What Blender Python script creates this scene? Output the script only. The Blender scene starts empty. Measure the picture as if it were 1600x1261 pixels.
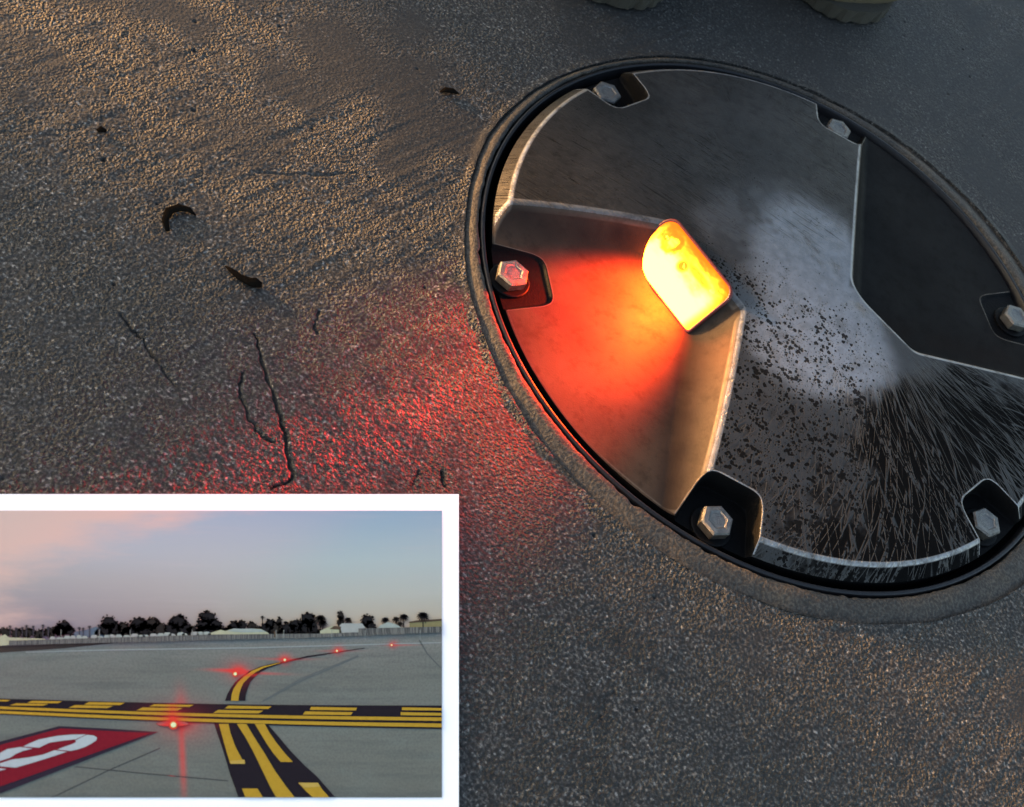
import bpy, bmesh, math, random
import numpy as np
random.seed(7)
sc = bpy.context.scene
COL = sc.collection
R_ = math.radians

# ------------------------------------------------------------------ camera
CAM = np.array([-0.0521554950, -0.4414781979, 0.3767873209])
RM = np.array([[0.8106107037976837, -0.5839215829479731, 0.04411203754075432],
               [0.48591750627237684, 0.6286929312901263, -0.6071485610981459],
               [0.32679422269449354, 0.5135959336998762, 0.7933629389505659]])
FPX = 1819.85           # focal length for a 1600 px wide frame
cd = bpy.data.cameras.new('camera'); cam = bpy.data.objects.new('camera', cd); COL.objects.link(cam)
cd.sensor_width = 36.0; cd.lens = FPX / 1600 * 36.0; cd.clip_start = 0.01; cd.clip_end = 500
import mathutils
M4 = mathutils.Matrix.Identity(4)
for i in range(3):
    for j in range(3): M4[i][j] = RM[i, j]
    M4[i][3] = CAM[i]
cam.matrix_world = M4
sc.camera = cam
cd.dof.use_dof = True; cd.dof.focus_distance = 0.49; cd.dof.aperture_fstop = 22.0

def W(px, py, z=0.0):
    """point of the horizontal plane at height z seen at photo pixel (px, py): used to survey positions"""
    d = RM @ np.array([(px - 800) / FPX, -(py - 630.5) / FPX, -1.0])
    return CAM + d * ((z - CAM[2]) / d[2])
GZ = -.0025              # the slab lies a little below the rim of the cover
def W2(px, py, z=GZ): return W(px, py, z)[:2]

# ------------------------------------------------------------------ helpers
def empty(name, loc=(0, 0, 0), label=None, cat=None, group=None):
    o = bpy.data.objects.new(name, None); COL.objects.link(o); o.location = loc
    o.empty_display_size = 0.02
    tag(o, label, cat, group); return o
def tag(o, label=None, cat=None, group=None, kind=None):
    if label: o['label'] = label
    if cat: o['category'] = cat
    if group: o['group'] = group
    if kind: o['kind'] = kind
    return o
def link_mesh(name, me, mat=None, parent=None, loc=None):
    o = bpy.data.objects.new(name, me); COL.objects.link(o)
    if mat is not None: me.materials.append(mat)
    if parent is not None: o.parent = parent
    if loc is not None: o.location = loc
    return o
def np_mesh(name, V, F, mat, parent=None, normals=None, smooth=True, attrs=None):
    """V (n,3), F (m,4) arrays -> mesh object"""
    me = bpy.data.meshes.new(name)
    V = np.asarray(V, np.float32); F = np.asarray(F, np.int32); k = F.shape[1]
    me.vertices.add(len(V)); me.vertices.foreach_set('co', V.ravel())
    me.loops.add(F.size); me.loops.foreach_set('vertex_index', F.ravel())
    me.polygons.add(len(F)); me.polygons.foreach_set('loop_start', np.arange(0, F.size, k, dtype=np.int32))
    me.update(calc_edges=True)
    me.polygons.foreach_set('use_smooth', np.full(len(F), smooth, bool))
    if attrs:
        for an, av in attrs.items():
            a = me.attributes.new(an, 'FLOAT', 'POINT'); a.data.foreach_set('value', np.asarray(av, np.float32))
    if normals is not None: me.normals_split_custom_set_from_vertices(np.asarray(normals, np.float32))
    return link_mesh(name, me, mat, parent)
def bm_obj(name, bm, mat, parent=None, smooth=False, loc=None):
    me = bpy.data.meshes.new(name); bm.to_mesh(me); bm.free()
    if smooth:
        for p in me.polygons: p.use_smooth = True
    return link_mesh(name, me, mat, parent, loc)
def vnoise(x, y, cell, seed):
    T = np.random.RandomState(seed).rand(256, 256)
    X = x / cell + 1000.37; Y = y / cell + 1000.71
    xi = np.floor(X).astype(int); yi = np.floor(Y).astype(int)
    fx = X - xi; fy = Y - yi; fx = fx * fx * (3 - 2 * fx); fy = fy * fy * (3 - 2 * fy)
    g = lambda a, b: T[a & 255, b & 255]
    return ((g(xi, yi) * (1 - fx) + g(xi + 1, yi) * fx) * (1 - fy) + (g(xi, yi + 1) * (1 - fx) + g(xi + 1, yi + 1) * fx) * fy) * 2 - 1
def sstep(a, b, x):
    t = np.clip((x - a) / (b - a), 0, 1); return t * t * (3 - 2 * t)
def smin(a, b, k):
    h = np.clip(0.5 + 0.5 * (b - a) / k, 0, 1); return b * (1 - h) + a * h - k * h * (1 - h)
def smax(a, b, k): return -smin(-a, -b, k)
def seg_dist(X, Y, pts):
    d = np.full(X.shape, 9.0)
    for (x0, y0), (x1, y1) in zip(pts[:-1], pts[1:]):
        vx, vy = x1 - x0, y1 - y0; t = np.clip(((X - x0) * vx + (Y - y0) * vy) / (vx * vx + vy * vy + 1e-12), 0, 1)
        d = np.minimum(d, np.hypot(X - x0 - t * vx, Y - y0 - t * vy))
    return d

# ------------------------------------------------------------------ node helpers
class NT:
    def __init__(s, name):
        s.m = bpy.data.materials.new(name); s.m.use_nodes = True; s.t = s.m.node_tree; s.t.nodes.clear()
        s.out = s.n('ShaderNodeOutputMaterial')
    def n(s, typ, **kw):
        n = s.t.nodes.new(typ)
        for k, v in kw.items(): setattr(n, k, v)
        return n
    def set(s, sock, v):
        if v is None: return
        if hasattr(v, 'is_output'): s.t.links.new(v, sock)
        else:
            if isinstance(v, (tuple, list)) and len(v) == 3 and sock.type == 'RGBA': v = (*v, 1)
            sock.default_value = v
    def math(s, op, a, b=None, c=None, clamp=False):
        n = s.n('ShaderNodeMath', operation=op); n.use_clamp = clamp
        s.set(n.inputs[0], a); s.set(n.inputs[1], b); s.set(n.inputs[2], c); return n.outputs[0]
    def mix(s, f, a, b, mode='MIX'):
        n = s.n('ShaderNodeMix', data_type='RGBA', blend_type=mode)
        s.set(n.inputs[0], f); s.set(n.inputs[6], a); s.set(n.inputs[7], b); return n.outputs[2]
    def noise(s, vec, scale, detail=3, rough=.55, col=False):
        n = s.n('ShaderNodeTexNoise'); s.set(n.inputs['Vector'], vec); s.set(n.inputs['Scale'], scale)
        n.inputs['Detail'].default_value = detail; n.inputs['Roughness'].default_value = rough
        return n.outputs[1] if col else n.outputs[0]
    def voro(s, vec, scale, feature='F1', out=0, rand=1.0):
        n = s.n('ShaderNodeTexVoronoi', feature=feature); s.set(n.inputs['Vector'], vec); s.set(n.inputs['Scale'], scale)
        n.inputs['Randomness'].default_value = rand
        return n.outputs[out]
    def ramp(s, f, stops, interp='LINEAR'):
        n = s.n('ShaderNodeValToRGB'); r = n.color_ramp; r.interpolation = interp
        while len(r.elements) < len(stops): r.elements.new(0.5)
        for e, (p, c) in zip(r.elements, stops):
            e.position = p; e.color = (c, c, c, 1) if isinstance(c, (int, float)) else (*c, 1)
        s.set(n.inputs[0], f); return n.outputs[0]
    def mr(s, v, a, b, c=0.0, d=1.0, smooth=True):
        n = s.n('ShaderNodeMapRange', interpolation_type='SMOOTHSTEP' if smooth else 'LINEAR')
        s.set(n.inputs[0], v); s.set(n.inputs[1], a); s.set(n.inputs[2], b); s.set(n.inputs[3], c); s.set(n.inputs[4], d)
        return n.outputs[0]
    def attr(s, name): return s.n('ShaderNodeAttribute', attribute_name=name).outputs['Fac']
    def obj(s): return s.n('ShaderNodeTexCoord').outputs['Object']
    def mapping(s, vec, scale=(1, 1, 1), rot=(0, 0, 0), loc=(0, 0, 0)):
        n = s.n('ShaderNodeMapping'); s.set(n.inputs[0], vec)
        n.inputs['Scale'].default_value = scale; n.inputs['Rotation'].default_value = rot; n.inputs['Location'].default_value = loc
        return n.outputs[0]
    def bump(s, h, dist, strength=1.0, normal=None):
        n = s.n('ShaderNodeBump'); s.set(n.inputs['Height'], h); n.inputs['Distance'].default_value = dist
        s.set(n.inputs['Strength'], strength); s.set(n.inputs['Normal'], normal); return n.outputs[0]
    def bsdf(s, color, rough=.7, metal=0.0, normal=None, spec=.5, emit=None, emit_s=0.0, **kw):
        n = s.n('ShaderNodeBsdfPrincipled')
        s.set(n.inputs['Base Color'], color); s.set(n.inputs['Roughness'], rough); s.set(n.inputs['Metallic'], metal)
        s.set(n.inputs['Normal'], normal); s.set(n.inputs['Specular IOR Level'], spec)
        if emit is not None: s.set(n.inputs['Emission Color'], emit); s.set(n.inputs['Emission Strength'], emit_s)
        for k, v in kw.items(): s.set(n.inputs[k], v)
        s.t.links.new(n.outputs[0], s.out.inputs[0]); return s.m

# ------------------------------------------------------------------ materials
def mat_concrete():
    s = NT('concrete'); v = s.obj()
    big = s.noise(v, 9, 4, .6); mid = s.noise(v, 60, 4, .6); fine = s.noise(v, 720, 1.5, .6)
    grit = s.voro(v, 900, out=1)
    g = s.n('ShaderNodeSeparateColor'); s.set(g.inputs[0], grit)
    base = s.ramp(big, [(.3, (.023, .022, .0205)), (.7, (.041, .0385, .035))])
    base = s.mix(s.mr(mid, .35, .75), base, (.031, .0295, .0275))
    base = s.mix(.72, base, s.mix(1.0, base, s.ramp(g.outputs[0], [(0, .10), (.5, .75), (.88, 1.5), (1, 3.6)]), 'MULTIPLY'))
    base = s.mix(.85, base, s.mix(1.0, base, s.ramp(fine, [(.38, .06), (.47, .55), (.54, 1.15), (.66, 3.2)]), 'MULTIPLY'))
    gap = s.mr(s.voro(v, 620, 'DISTANCE_TO_EDGE'), .0, .16, 1, 0)
    base = s.mix(s.math('MULTIPLY', gap, s.mr(s.noise(v, 150, 3, .6), .40, .62, .0, .6)), base, (.006, .006, .0058))
    base = s.mix(s.attr('stain'), base, (.0045, .004, .0035))
    base = s.mix(s.math('MULTIPLY', s.attr('trowel_shade'), .72), base, (.0125, .0122, .0120))  # dark tone for trowelled patches and for the painted shade beyond the fixture
    rg = s.math('SUBTRACT', 1.0, s.attr('trowel_shade'))
    hgt = s.math('ADD', s.math('MULTIPLY', s.voro(v, 800), .45), s.math('MULTIPLY', s.noise(v, 760, 1.5, .6), 1.3))
    rg = s.math('MULTIPLY', rg, s.mr(s.noise(v, 70, 3, .65), .40, .57, .12, 1.0))
    nrm = s.bump(hgt, .0018, s.math('MULTIPLY_ADD', rg, .85, .12))
    return s.bsdf(base, s.math('MULTIPLY_ADD', fine, .25, .58), 0, nrm, .4)
EDGE_C = {True: (.26, .255, .25), False: (.12, .10, .08)}
def mat_deck(name, base_lo, base_hi, metal=.75, rough=.42, pits=True):
    s = NT(name); v = s.obj(); metal0 = metal
    n1 = s.noise(v, 22, 5, .65); n2 = s.noise(v, 160, 4, .65); n3 = s.noise(v, 1500, 2, .6)
    base = s.ramp(n1, [(.3, base_lo), (.72, base_hi)])
    base = s.mix(s.mr(n2, .45, .75, 0, .6), base, tuple(c * .55 for c in base_lo))
    rg = s.math('MULTIPLY_ADD', n2, .25, rough - .1)
    h = s.math('MULTIPLY', n3, .25)
    if not pits:
        base = s.mix(s.math('MULTIPLY', s.attr('wall_shade'), s.mr(n1, .3, .6, .55, 1.0)), base, (.008, .006, .005)); pits = False  # shadow along the channel walls mixed into the base colour
    if pits:
        pol = s.attr('polish_sheen'); pk = s.attr('pitting'); st = s.attr('streak'); sx = s.attr('scratch')
        base = s.mix(s.math('MULTIPLY', pol, s.mr(n2, .3, .7, .7, 1.05)), base, (.25, .265, .29))  # bluish sky reflection put into the base colour of the polished patch
        rg = s.mr(pol, 0, 1, rg, .30)
        # round pits where the coating has popped off
        vv = s.mix(.0014, v, s.noise(v, 500, 2, .5, True))
        d1 = s.voro(vv, 540); c1 = s.voro(vv, 540, out=1)
        sp = s.n('ShaderNodeSeparateColor'); s.set(sp.inputs[0], c1)
        rad = s.math('MULTIPLY', s.mr(sp.outputs[0], .15, 1.0, .05, .72), pk)
        rad = s.math('MULTIPLY', rad, s.mr(s.noise(v, 90, 3, .6), .33, .58, .35, 1.15))
        pit = s.mr(s.math('SUBTRACT', d1, rad), -.06, .06, 1, 0)
        # long black flakes fanning out to the rim
        fx = s.attr('fan_angle'); fr = s.attr('fan_radius')
        def lines(kx, off, wd):
            c = s.n('ShaderNodeCombineXYZ'); s.set(c.inputs[0], s.math('MULTIPLY_ADD', fr, kx, fx)); s.set(c.inputs[1], s.math('MULTIPLY', fr, .22)); c.inputs[2].default_value = off
            nn = s.noise(c.outputs[0], .75, 1.0, .5); return s.mr(s.math('ABSOLUTE', s.math('SUBTRACT', nn, .5)), 0, wd, 1, 0)
        web = s.math('MAXIMUM', s.math('MAXIMUM', lines(.80, 1.3, .028), lines(-.72, 7.7, .024)), s.math('MULTIPLY', lines(.16, 4.1, .026), .9))
        flake = s.math('MULTIPLY', s.math('SUBTRACT', 1.0, s.math('MULTIPLY', web, .85)), s.mr(s.math('ADD', st, s.math('MULTIPLY', s.math('SUBTRACT', s.noise(v, 70, 4, .6), .5), 1.1)), .0, .5))
        d2 = s.voro(v, 900); pit2 = s.math('MULTIPLY', s.mr(s.math('ADD', d2, s.math('MULTIPLY', s.math('SUBTRACT', s.noise(v, 120, 3, .6), .5), -.9)), .16, .34, .95, 0), pk)
        pit = s.math('MAXIMUM', s.math('MULTIPLY', pit, .92), pit2)
        # fine straight scratches
        sv = s.mapping(v, (40, 1400, 1), (0, 0, R_(-62))); s1 = s.noise(sv, 1.0, 3, .7)
        sv2 = s.mapping(v, (30, 900, 1), (0, 0, R_(30))); s2 = s.noise(sv2, 1.0, 3, .7)
        scr = s.math('MULTIPLY', s.math('MAXIMUM', s.mr(s1, .55, .66), s.mr(s2, .60, .70)), sx)
        dark = s.math('MAXIMUM', s.math('MAXIMUM', pit, flake), s.math('MULTIPLY', scr, .85), clamp=True)
        base = s.mix(dark, base, (.0035, .0035, .0038))
        rg = s.mr(dark, 0, 1, rg, .8); metal = s.mr(dark, 0, 1, metal, 0)
        h = s.math('SUBTRACT', h, s.math('MULTIPLY', dark, 1.0))
    ed = s.math('MULTIPLY', s.attr('edge'), s.mr(n2, .25, .6, .25, 1.0))
    base = s.mix(ed, base, EDGE_C[pits]); metal = s.mr(ed, 0, 1, metal, .6); rg = s.mr(ed, 0, 1, rg, .32)
    nrm = s.bump(h, .0004, .7)
    return s.bsdf(base, rg, metal, nrm, s.mr(dark, 0, 1, .25, .02) if pits else (.12 if metal0 > 0 else .05))
def mat_simple(name, col, rough=.6, metal=0, nscale=80, var=.25, bump=.0002, spec=.5):
    s = NT(name); v = s.obj(); n = s.noise(v, nscale, 5, .65)
    c = s.mix(n, tuple(x * (1 - var) for x in col), tuple(x * (1 + var) for x in col))
    return s.bsdf(c, s.math('MULTIPLY_ADD', n, .2, rough - .1), metal, s.bump(s.noise(v, nscale * 6, 3, .6), bump, .6), spec)
def mat_band():
    s = NT('sealant'); v = s.obj()
    n1 = s.noise(v, 35, 5, .65); n2 = s.noise(v, 260, 4, .6)
    c = s.ramp(n1, [(.3, (.026, .024, .021)), (.48, (.040, .036, .031)), (.66, (.064, .050, .036))])
    c = s.mix(s.mr(n2, .58, .78, 0, .8), c, (.020, .019, .019))
    f3 = s.noise(v, 800, 2, .6); c = s.mix(.6, c, s.mix(1.0, c, s.ramp(f3, [(.36, .25), (.5, .9), (.66, 2.0)]), 'MULTIPLY'))
    return s.bsdf(c, .7, 0, s.bump(s.math('ADD', s.math('ADD', n1, s.math('MULTIPLY', n2, .6)), s.math('MULTIPLY', f3, .5)), .0014, .7), .3)
MC = mat_concrete()
DECK = mat_deck('worn_cast_alloy', (.012, .0115, .011), (.033, .0315, .030), .4, .45)
CHAN = mat_deck('smooth_cast_alloy', (.027, .019, .013), (.050, .037, .026), .10, .52, False)
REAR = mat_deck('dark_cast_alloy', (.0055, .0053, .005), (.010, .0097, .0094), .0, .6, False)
POCK = mat_simple('pocket_black', (.0025, .0025, .0028), .6, 0, 200, .3, .0003, .06)  # near-black all through the pockets, darker than the cover
BLACK = mat_simple('black_rubber', (.0025, .0025, .003), .55, 0, 300, .3, .0002, .08)
DARKM = mat_simple('dark_steel', (.012, .012, .014), .4, .3, 150, .5, .0002, .3)
BOLTM = mat_simple('zinc_steel', (.15, .145, .14), .34, 1.0, 420, .75, .0008)
BAND = mat_band()

def mat_lens():
    s = NT('lamp_glass'); uv = s.n('ShaderNodeUVMap').outputs[0]
    sp = s.n('ShaderNodeSeparateXYZ'); s.set(sp.inputs[0], uv); u, vv = sp.outputs[0], sp.outputs[1]
    nz = s.noise(s.mapping(uv, (1, 1, 1)), 3.2, 3, .6)
    nz2 = s.noise(s.mapping(uv, (2.2, 1, 1)), 4.5, 2, .5)
    # hot near the bottom edge, dimmer toward the top
    a = s.math('ADD', vv, s.math('MULTIPLY', s.math('SUBTRACT', nz, .5), .75))
    k = s.mr(a, .30, 1.10, 1.0, 0.0)
    # filament ring seen through the glass
    def blob(cu, cv, ru, rv):
        du = s.math('DIVIDE', s.math('SUBTRACT', u, cu), ru); dv = s.math('DIVIDE', s.math('SUBTRACT', vv, cv), rv)
        return s.math('SQRT', s.math('ADD', s.math('MULTIPLY', du, du), s.math('MULTIPLY', dv, dv)))
    q1 = s.math('ADD', blob(.20, .70, .12, .20), s.math('MULTIPLY', s.math('SUBTRACT', nz2, .5), 1.6)); b1 = s.math('MULTIPLY', s.mr(s.math('ABSOLUTE', s.math('SUBTRACT', q1, .72)), .05, .6, 1, 0), .72)
    b2 = s.mr(blob(.47, .58, .06, .11), .5, 1.4, .8, 0.0); b3 = s.mr(blob(.66, .70, .16, .07), .6, 1.4, .6, 0.0)
    em = s.math('MINIMUM', s.math('MULTIPLY', s.math('MINIMUM', u, s.math('SUBTRACT', 1.0, u)), 1.6), s.math('SUBTRACT', 1.02, vv))
    k = s.math('MULTIPLY', k, s.mr(em, .0, .17, .38, 1.0))
    k = s.math('MULTIPLY', k, s.math('SUBTRACT', 1.0, s.math('MAXIMUM', s.math('MAXIMUM', b1, b2), b3)), clamp=True)
    spark = s.math('MULTIPLY', s.mr(nz2, .60, .72), s.mr(vv, .95, .6))
    k = s.math('MAXIMUM', k, s.math('MULTIPLY', spark, .8))
    st = s.math('MULTIPLY_ADD', s.math('POWER', k, 2.3), LENS_HOT, LENS_LOW)
    return s.bsdf((.02, .006, .002), .35, 0, None, .1, (1.0, .135, .0045), st)
LENS_HOT, LENS_LOW = 27.0, .42

# ------------------------------------------------------------------ ground
_rim = [(732, 451), (748, 505), (779, 578), (805, 635), (852, 698), (897, 752), (1000, 839), (1060, 880), (1112, 908), (1169, 932), (1232, 955), (1285, 968), (1375, 976), (1469, 968), (1544, 944), (1600, 914),
        (726, 360), (741, 263), (751, 238), (773, 193), (801, 168), (840, 136), (909, 107), (985, 90), (1128, 97), (1280, 148), (1405, 219), (1544, 345)]
_rp = np.array([W2(*p) for p in _rim]); _ra = np.arctan2(_rp[:, 1], _rp[:, 0]); _rr = np.hypot(_rp[:, 0], _rp[:, 1]); _o = np.argsort(_ra)
_ta = np.linspace(-np.pi, np.pi, 361); _tr = np.interp(_ta, np.r_[_ra[_o] - 2 * np.pi, _ra[_o], _ra[_o] + 2 * np.pi], np.tile(_rr[_o], 3))
_k = np.ones(13) / 13; _tr = np.convolve(np.r_[_tr[-7:-1], _tr, _tr[1:7]], _k, 'valid')
def rim_r(x, y):
    a = np.arctan2(y, x); return np.interp(a, _ta, _tr) + .00025 * vnoise(x, y, .006, 9)
E1 = np.array([.62, .785]); E1 /= np.linalg.norm(E1); E2 = np.array([E1[1], -E1[0]])
def build_ground():
    st = 0.00056
    A = np.arange(-.385, .345, st); B = np.arange(-.225, .258, st)
    a, b = np.meshgrid(A, B, indexing='ij')
    X = a * E1[0] + b * E2[0]; Y = a * E1[1] + b * E2[1]; r = np.hypot(X, Y)
    # trowelled (smooth) areas against open, gritty areas, plus shade painted over the far side
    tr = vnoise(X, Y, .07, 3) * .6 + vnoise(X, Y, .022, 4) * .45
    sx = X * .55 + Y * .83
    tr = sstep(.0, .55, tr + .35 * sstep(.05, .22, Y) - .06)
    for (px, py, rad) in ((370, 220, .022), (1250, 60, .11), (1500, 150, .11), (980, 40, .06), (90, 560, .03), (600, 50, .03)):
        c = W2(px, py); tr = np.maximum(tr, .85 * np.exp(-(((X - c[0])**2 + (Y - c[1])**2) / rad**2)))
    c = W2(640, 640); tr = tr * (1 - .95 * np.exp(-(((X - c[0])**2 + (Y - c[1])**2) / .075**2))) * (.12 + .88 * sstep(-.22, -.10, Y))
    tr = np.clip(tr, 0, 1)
    g1 = vnoise(X, Y, .00092, 11); g2 = vnoise(X, Y, .00125, 12); g3 = vnoise(X, Y, .0045, 13)
    und = vnoise(X, Y, .05, 14) * .00026 + vnoise(X, Y, .016, 15) * .00014
    # broom lines dragged across the slab
    c_, s_ = math.cos(R_(75)), math.sin(R_(75)); u = X * c_ + Y * s_; w = -X * s_ + Y * c_
    br = (vnoise(u, w * 9, .06, 16) * .00018 + vnoise(u, w * 14, .035, 18) * .00014) * sstep(-.2, .3, vnoise(X, Y, .12, 17))
    grain = (g1 * .00013 + g2 * .00009 + g3 * .00003) * (1 - .78 * tr)
    H = und + br + grain - .0003
    stain = np.zeros_like(X)
    cracks = [([(190, 488), (205, 512), (222, 530), (240, 556), (258, 580), (275, 604)], .0007, .8),
              ([(399, 520), (408, 560), (422, 600), (434, 640), (444, 676), (453, 712), (460, 748), (424, 762)], .0009, 1.0),
              ([(378, 585), (376, 612), (386, 648), (400, 672), (428, 690)], .0008, .9),
              ([(0, 205), (60, 207), (110, 214)], .0009, .35), ([(400, 268), (470, 272), (560, 270)], .0011, .45),
              ([(200, 40), (178, 100), (165, 160), (158, 200)], .0009, .30),
              ([(905, 1055), (925, 1080), (938, 1098)], .0012, .45), ([(962, 1075), (945, 1095), (936, 1125)], .0014, .5),
              ([(880, 1172), (915, 1190), (932, 1220), (938, 1255)], .0011, .38), ([(915, 1140), (920, 1185)], .0010, .3),
              ([(690, 738), (696, 760)], .0009, .9), ([(500, 488), (492, 505), (496, 520)], .0009, .8), ([(640, 760), (655, 735)], .0008, .6)]
    for pts, wd, dep in cracks:
        P = [W2(*p) for p in pts]; pj = []
        for p, q in zip(P[:-1], P[1:]):
            for t in np.linspace(0, 1, 5)[:-1]:
                pj.append((p[0] + (q[0] - p[0]) * t + random.uniform(-1, 1) * .0008, p[1] + (q[1] - p[1]) * t + random.uniform(-1, 1) * .0008))
        pj.append(tuple(P[-1]))
        d = seg_dist(X, Y, pj); wv = wd * .62 * (1 + .5 * vnoise(X, Y, .004, 21))
        m = 1 - sstep(wv * .5, wv * 1.3, d)
        H -= m * .0014 * dep * dep; stain = np.maximum(stain, m * dep)
    for (px, py, rx, ry, s) in ((985, 1010, .010, .006, .6), (1010, 1040, .008, .004, .5), (930, 1110, .006, .008, .55), (925, 1195, .010, .005, .5), (912, 1185, .007, .003, .5), (1270, 958, .0016, .0016, 1.), (1215, 925, .001, .001, 1.), (275, 230, .0016, .0012, .8), (418, 228, .0014, .0012, .9), (545, 1200, .01, .01, .1)):
        c = W2(px, py); q = np.hypot((X - c[0]) / rx, (Y - c[1]) / ry) + .5 * vnoise(X, Y, .003, 31)
        stain = np.maximum(stain, s * (1 - sstep(.5, 1.3, q)))
    rng = np.random.RandomState(5)
    for _ in range(90):
        k = rng.uniform(-.38, .34), rng.uniform(-.22, .25); cx, cy = k[0] * E1 + k[1] * E2; rr = rng.uniform(.0005, .0010)
        i0 = int((k[0] - A[0]) / st); j0 = int((k[1] - B[0]) / st); sl = (slice(max(0, i0 - 6), i0 + 7), slice(max(0, j0 - 6), j0 + 7))
        m = 1 - sstep(rr * .6, rr * 1.3, np.hypot(X[sl] - cx, Y[sl] - cy)); H[sl] -= m * .0011; stain[sl] = np.maximum(stain[sl], m * .75)
    # arris along the fixture recess and fade at the border of the detailed sheet
    ew = r - rim_r(X, Y); H = H * sstep(0, .004, ew) + .0007 * (1 - sstep(0, .005, ew)) * (.4 + .6 * vnoise(X, Y, .008, 77))
    pm = np.minimum.reduce([a - A[0], A[-1] - a, b - B[0], B[-1] - b]); H *= sstep(0, .012, pm)
    # hole
    RR0 = rim_r(X, Y); keep_v = r > RR0
    sc_ = np.where(keep_v, 1, RR0 / np.maximum(r, 1e-6)); X = X * sc_; Y = Y * sc_
    n0, n1 = X.shape; idx = np.arange(n0 * n1).reshape(n0, n1)
    kf = keep_v[:-1, :-1] | keep_v[1:, :-1] | keep_v[1:, 1:] | keep_v[:-1, 1:]
    F = np.stack([idx[:-1, :-1], idx[:-1, 1:], idx[1:, 1:], idx[1:, :-1]], -1)[kf]
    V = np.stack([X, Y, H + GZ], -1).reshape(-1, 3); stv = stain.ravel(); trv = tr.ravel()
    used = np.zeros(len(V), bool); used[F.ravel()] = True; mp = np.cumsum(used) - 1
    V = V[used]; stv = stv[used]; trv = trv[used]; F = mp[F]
    # surrounding slab out to the horizon, butted to the detailed sheet
    cor = [(A[0], B[0]), (A[-1], B[0]), (A[-1], B[-1]), (A[0], B[-1])]
    ex = []; 
    for kx, (pa, pb) in enumerate(cor): ex.append((*(pa * E1 + pb * E2), GZ))
    for kx, (pa, pb) in enumerate(cor): ex.append((*(math.copysign(150, pa) * E1 + math.copysign(150, pb) * E2), GZ))
    n = len(V); V = np.vstack([V, ex]); stv = np.r_[stv, np.zeros(8)]; trv = np.r_[trv, np.zeros(8)]
    F = np.vstack([F, [[n + i, n + (i + 1) % 4, n + 4 + (i + 1) % 4, n + 4 + i][::-1] for i in range(4)]])
    # wall of the cored hole
    K = 720; th = np.linspace(0, 2 * np.pi, K, endpoint=False); n = len(V)
    q = rim_r(np.cos(th) * .165, np.sin(th) * .165) + .00005; w1 = np.c_[np.cos(th) * q, np.sin(th) * q, np.full(K, GZ + .0003)]; w2 = w1.copy(); w2[:, 2] = -.03
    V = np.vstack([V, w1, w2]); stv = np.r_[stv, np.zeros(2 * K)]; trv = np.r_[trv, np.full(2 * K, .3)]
    i = np.arange(K); j = (i + 1) % K
    F = np.vstack([F, np.c_[n + i, n + K + i, n + K + j, n + j]])
    # floor of the hole
    o = np_mesh('ground', V, F, MC, attrs={'stain': stv, 'trowel_shade': trv})
    tag(o, 'rough grey concrete pavement with grit, hairline cracks and worn patches', 'concrete ground', kind='structure')
    return o
build_ground()

# ------------------------------------------------------------------ inset light fixture
FX = empty('pavement_light', (0, 0, 0), 'round inset airfield pavement light with glowing red orange lens set in the concrete', 'pavement light')
mm = .001
U1 = np.array([-71, -23]) * mm; U2 = np.array([-59, -15]) * mm; U0 = np.array([-139, -58]) * mm
L1 = np.array([-18, -33]) * mm; L2 = np.array([13.5, -127]) * mm
AX = np.array([-.39, -.92]); AX /= np.linalg.norm(AX)
def line_in(p, q, inside):
    d = (q - p) / np.linalg.norm(q - p); n = np.array([-d[1], d[0]])
    if (inside - p) @ n < 0: n = -n
    return p, n
pin = np.array([-60, -90]) * mm
LU = line_in(U0, U1, pin); LL = line_in(L1, L2, pin); LC = line_in(U2, L1, pin)
LUc = line_in(U1 + np.array([3, 2]) * mm, U2 + np.array([7, 1.5]) * mm, pin)
def dline(L, X, Y): return (X - L[0][0]) * L[1][0] + (Y - L[0][1]) * L[1][1]
N_BOT, Z_BOT, N_TOP, Z_TOP = .0625, -.004, .0435, .0128
def channel(X, Y):
    n = X * AX[0] + Y * AX[1]
    floor = -.0042 + (n - .06) * .020 + .0006 * vnoise(X, Y, .03, 41)
    r = np.hypot(X, Y); floor = np.where(r > .10, floor - (r - .10) * .004, floor)
    du = dline(LU, X, Y); dl = dline(LL, X, Y)
    wu = .0125 - du * .85; wl = .0125 - dl * 1.35
    slope = (Z_TOP - Z_BOT) / (N_BOT - N_TOP)
    wc = Z_TOP + (N_TOP - n) * slope
    h = smax(floor, wu, .012); h = smax(h, wl, .0110); h = smax(h, wc, .0022)
    return h
PR_ = [W2(*p, .0118) for p in ((1345, 235), (1331, 440), (1345, 466), (1430, 550), (1600, 590))]; rin = np.array([80, 70]) * mm
for _i, _j, _px in ((0, 1, (1345, 235)), (4, 3, (1600, 590))):
    PR_[_i] = W2(*_px, .006); PR_[_i] = PR_[_i] - line_in(PR_[_i], PR_[_j], rin)[1] * .0046
RL1, RL2, RL3, RL4 = line_in(PR_[0], PR_[1], rin), line_in(PR_[3], PR_[4], rin), line_in(PR_[2], PR_[3], rin), line_in(PR_[1], PR_[2], rin)
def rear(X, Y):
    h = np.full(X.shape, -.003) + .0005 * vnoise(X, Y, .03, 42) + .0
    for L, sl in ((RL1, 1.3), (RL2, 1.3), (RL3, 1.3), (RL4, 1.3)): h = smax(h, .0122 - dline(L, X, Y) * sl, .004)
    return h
BA0 = 2.787; BR = .1395
BANG = [BA0 - k * math.pi / 3 for k in range(6)]; BANG[5] += R_(1.5)
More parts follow.
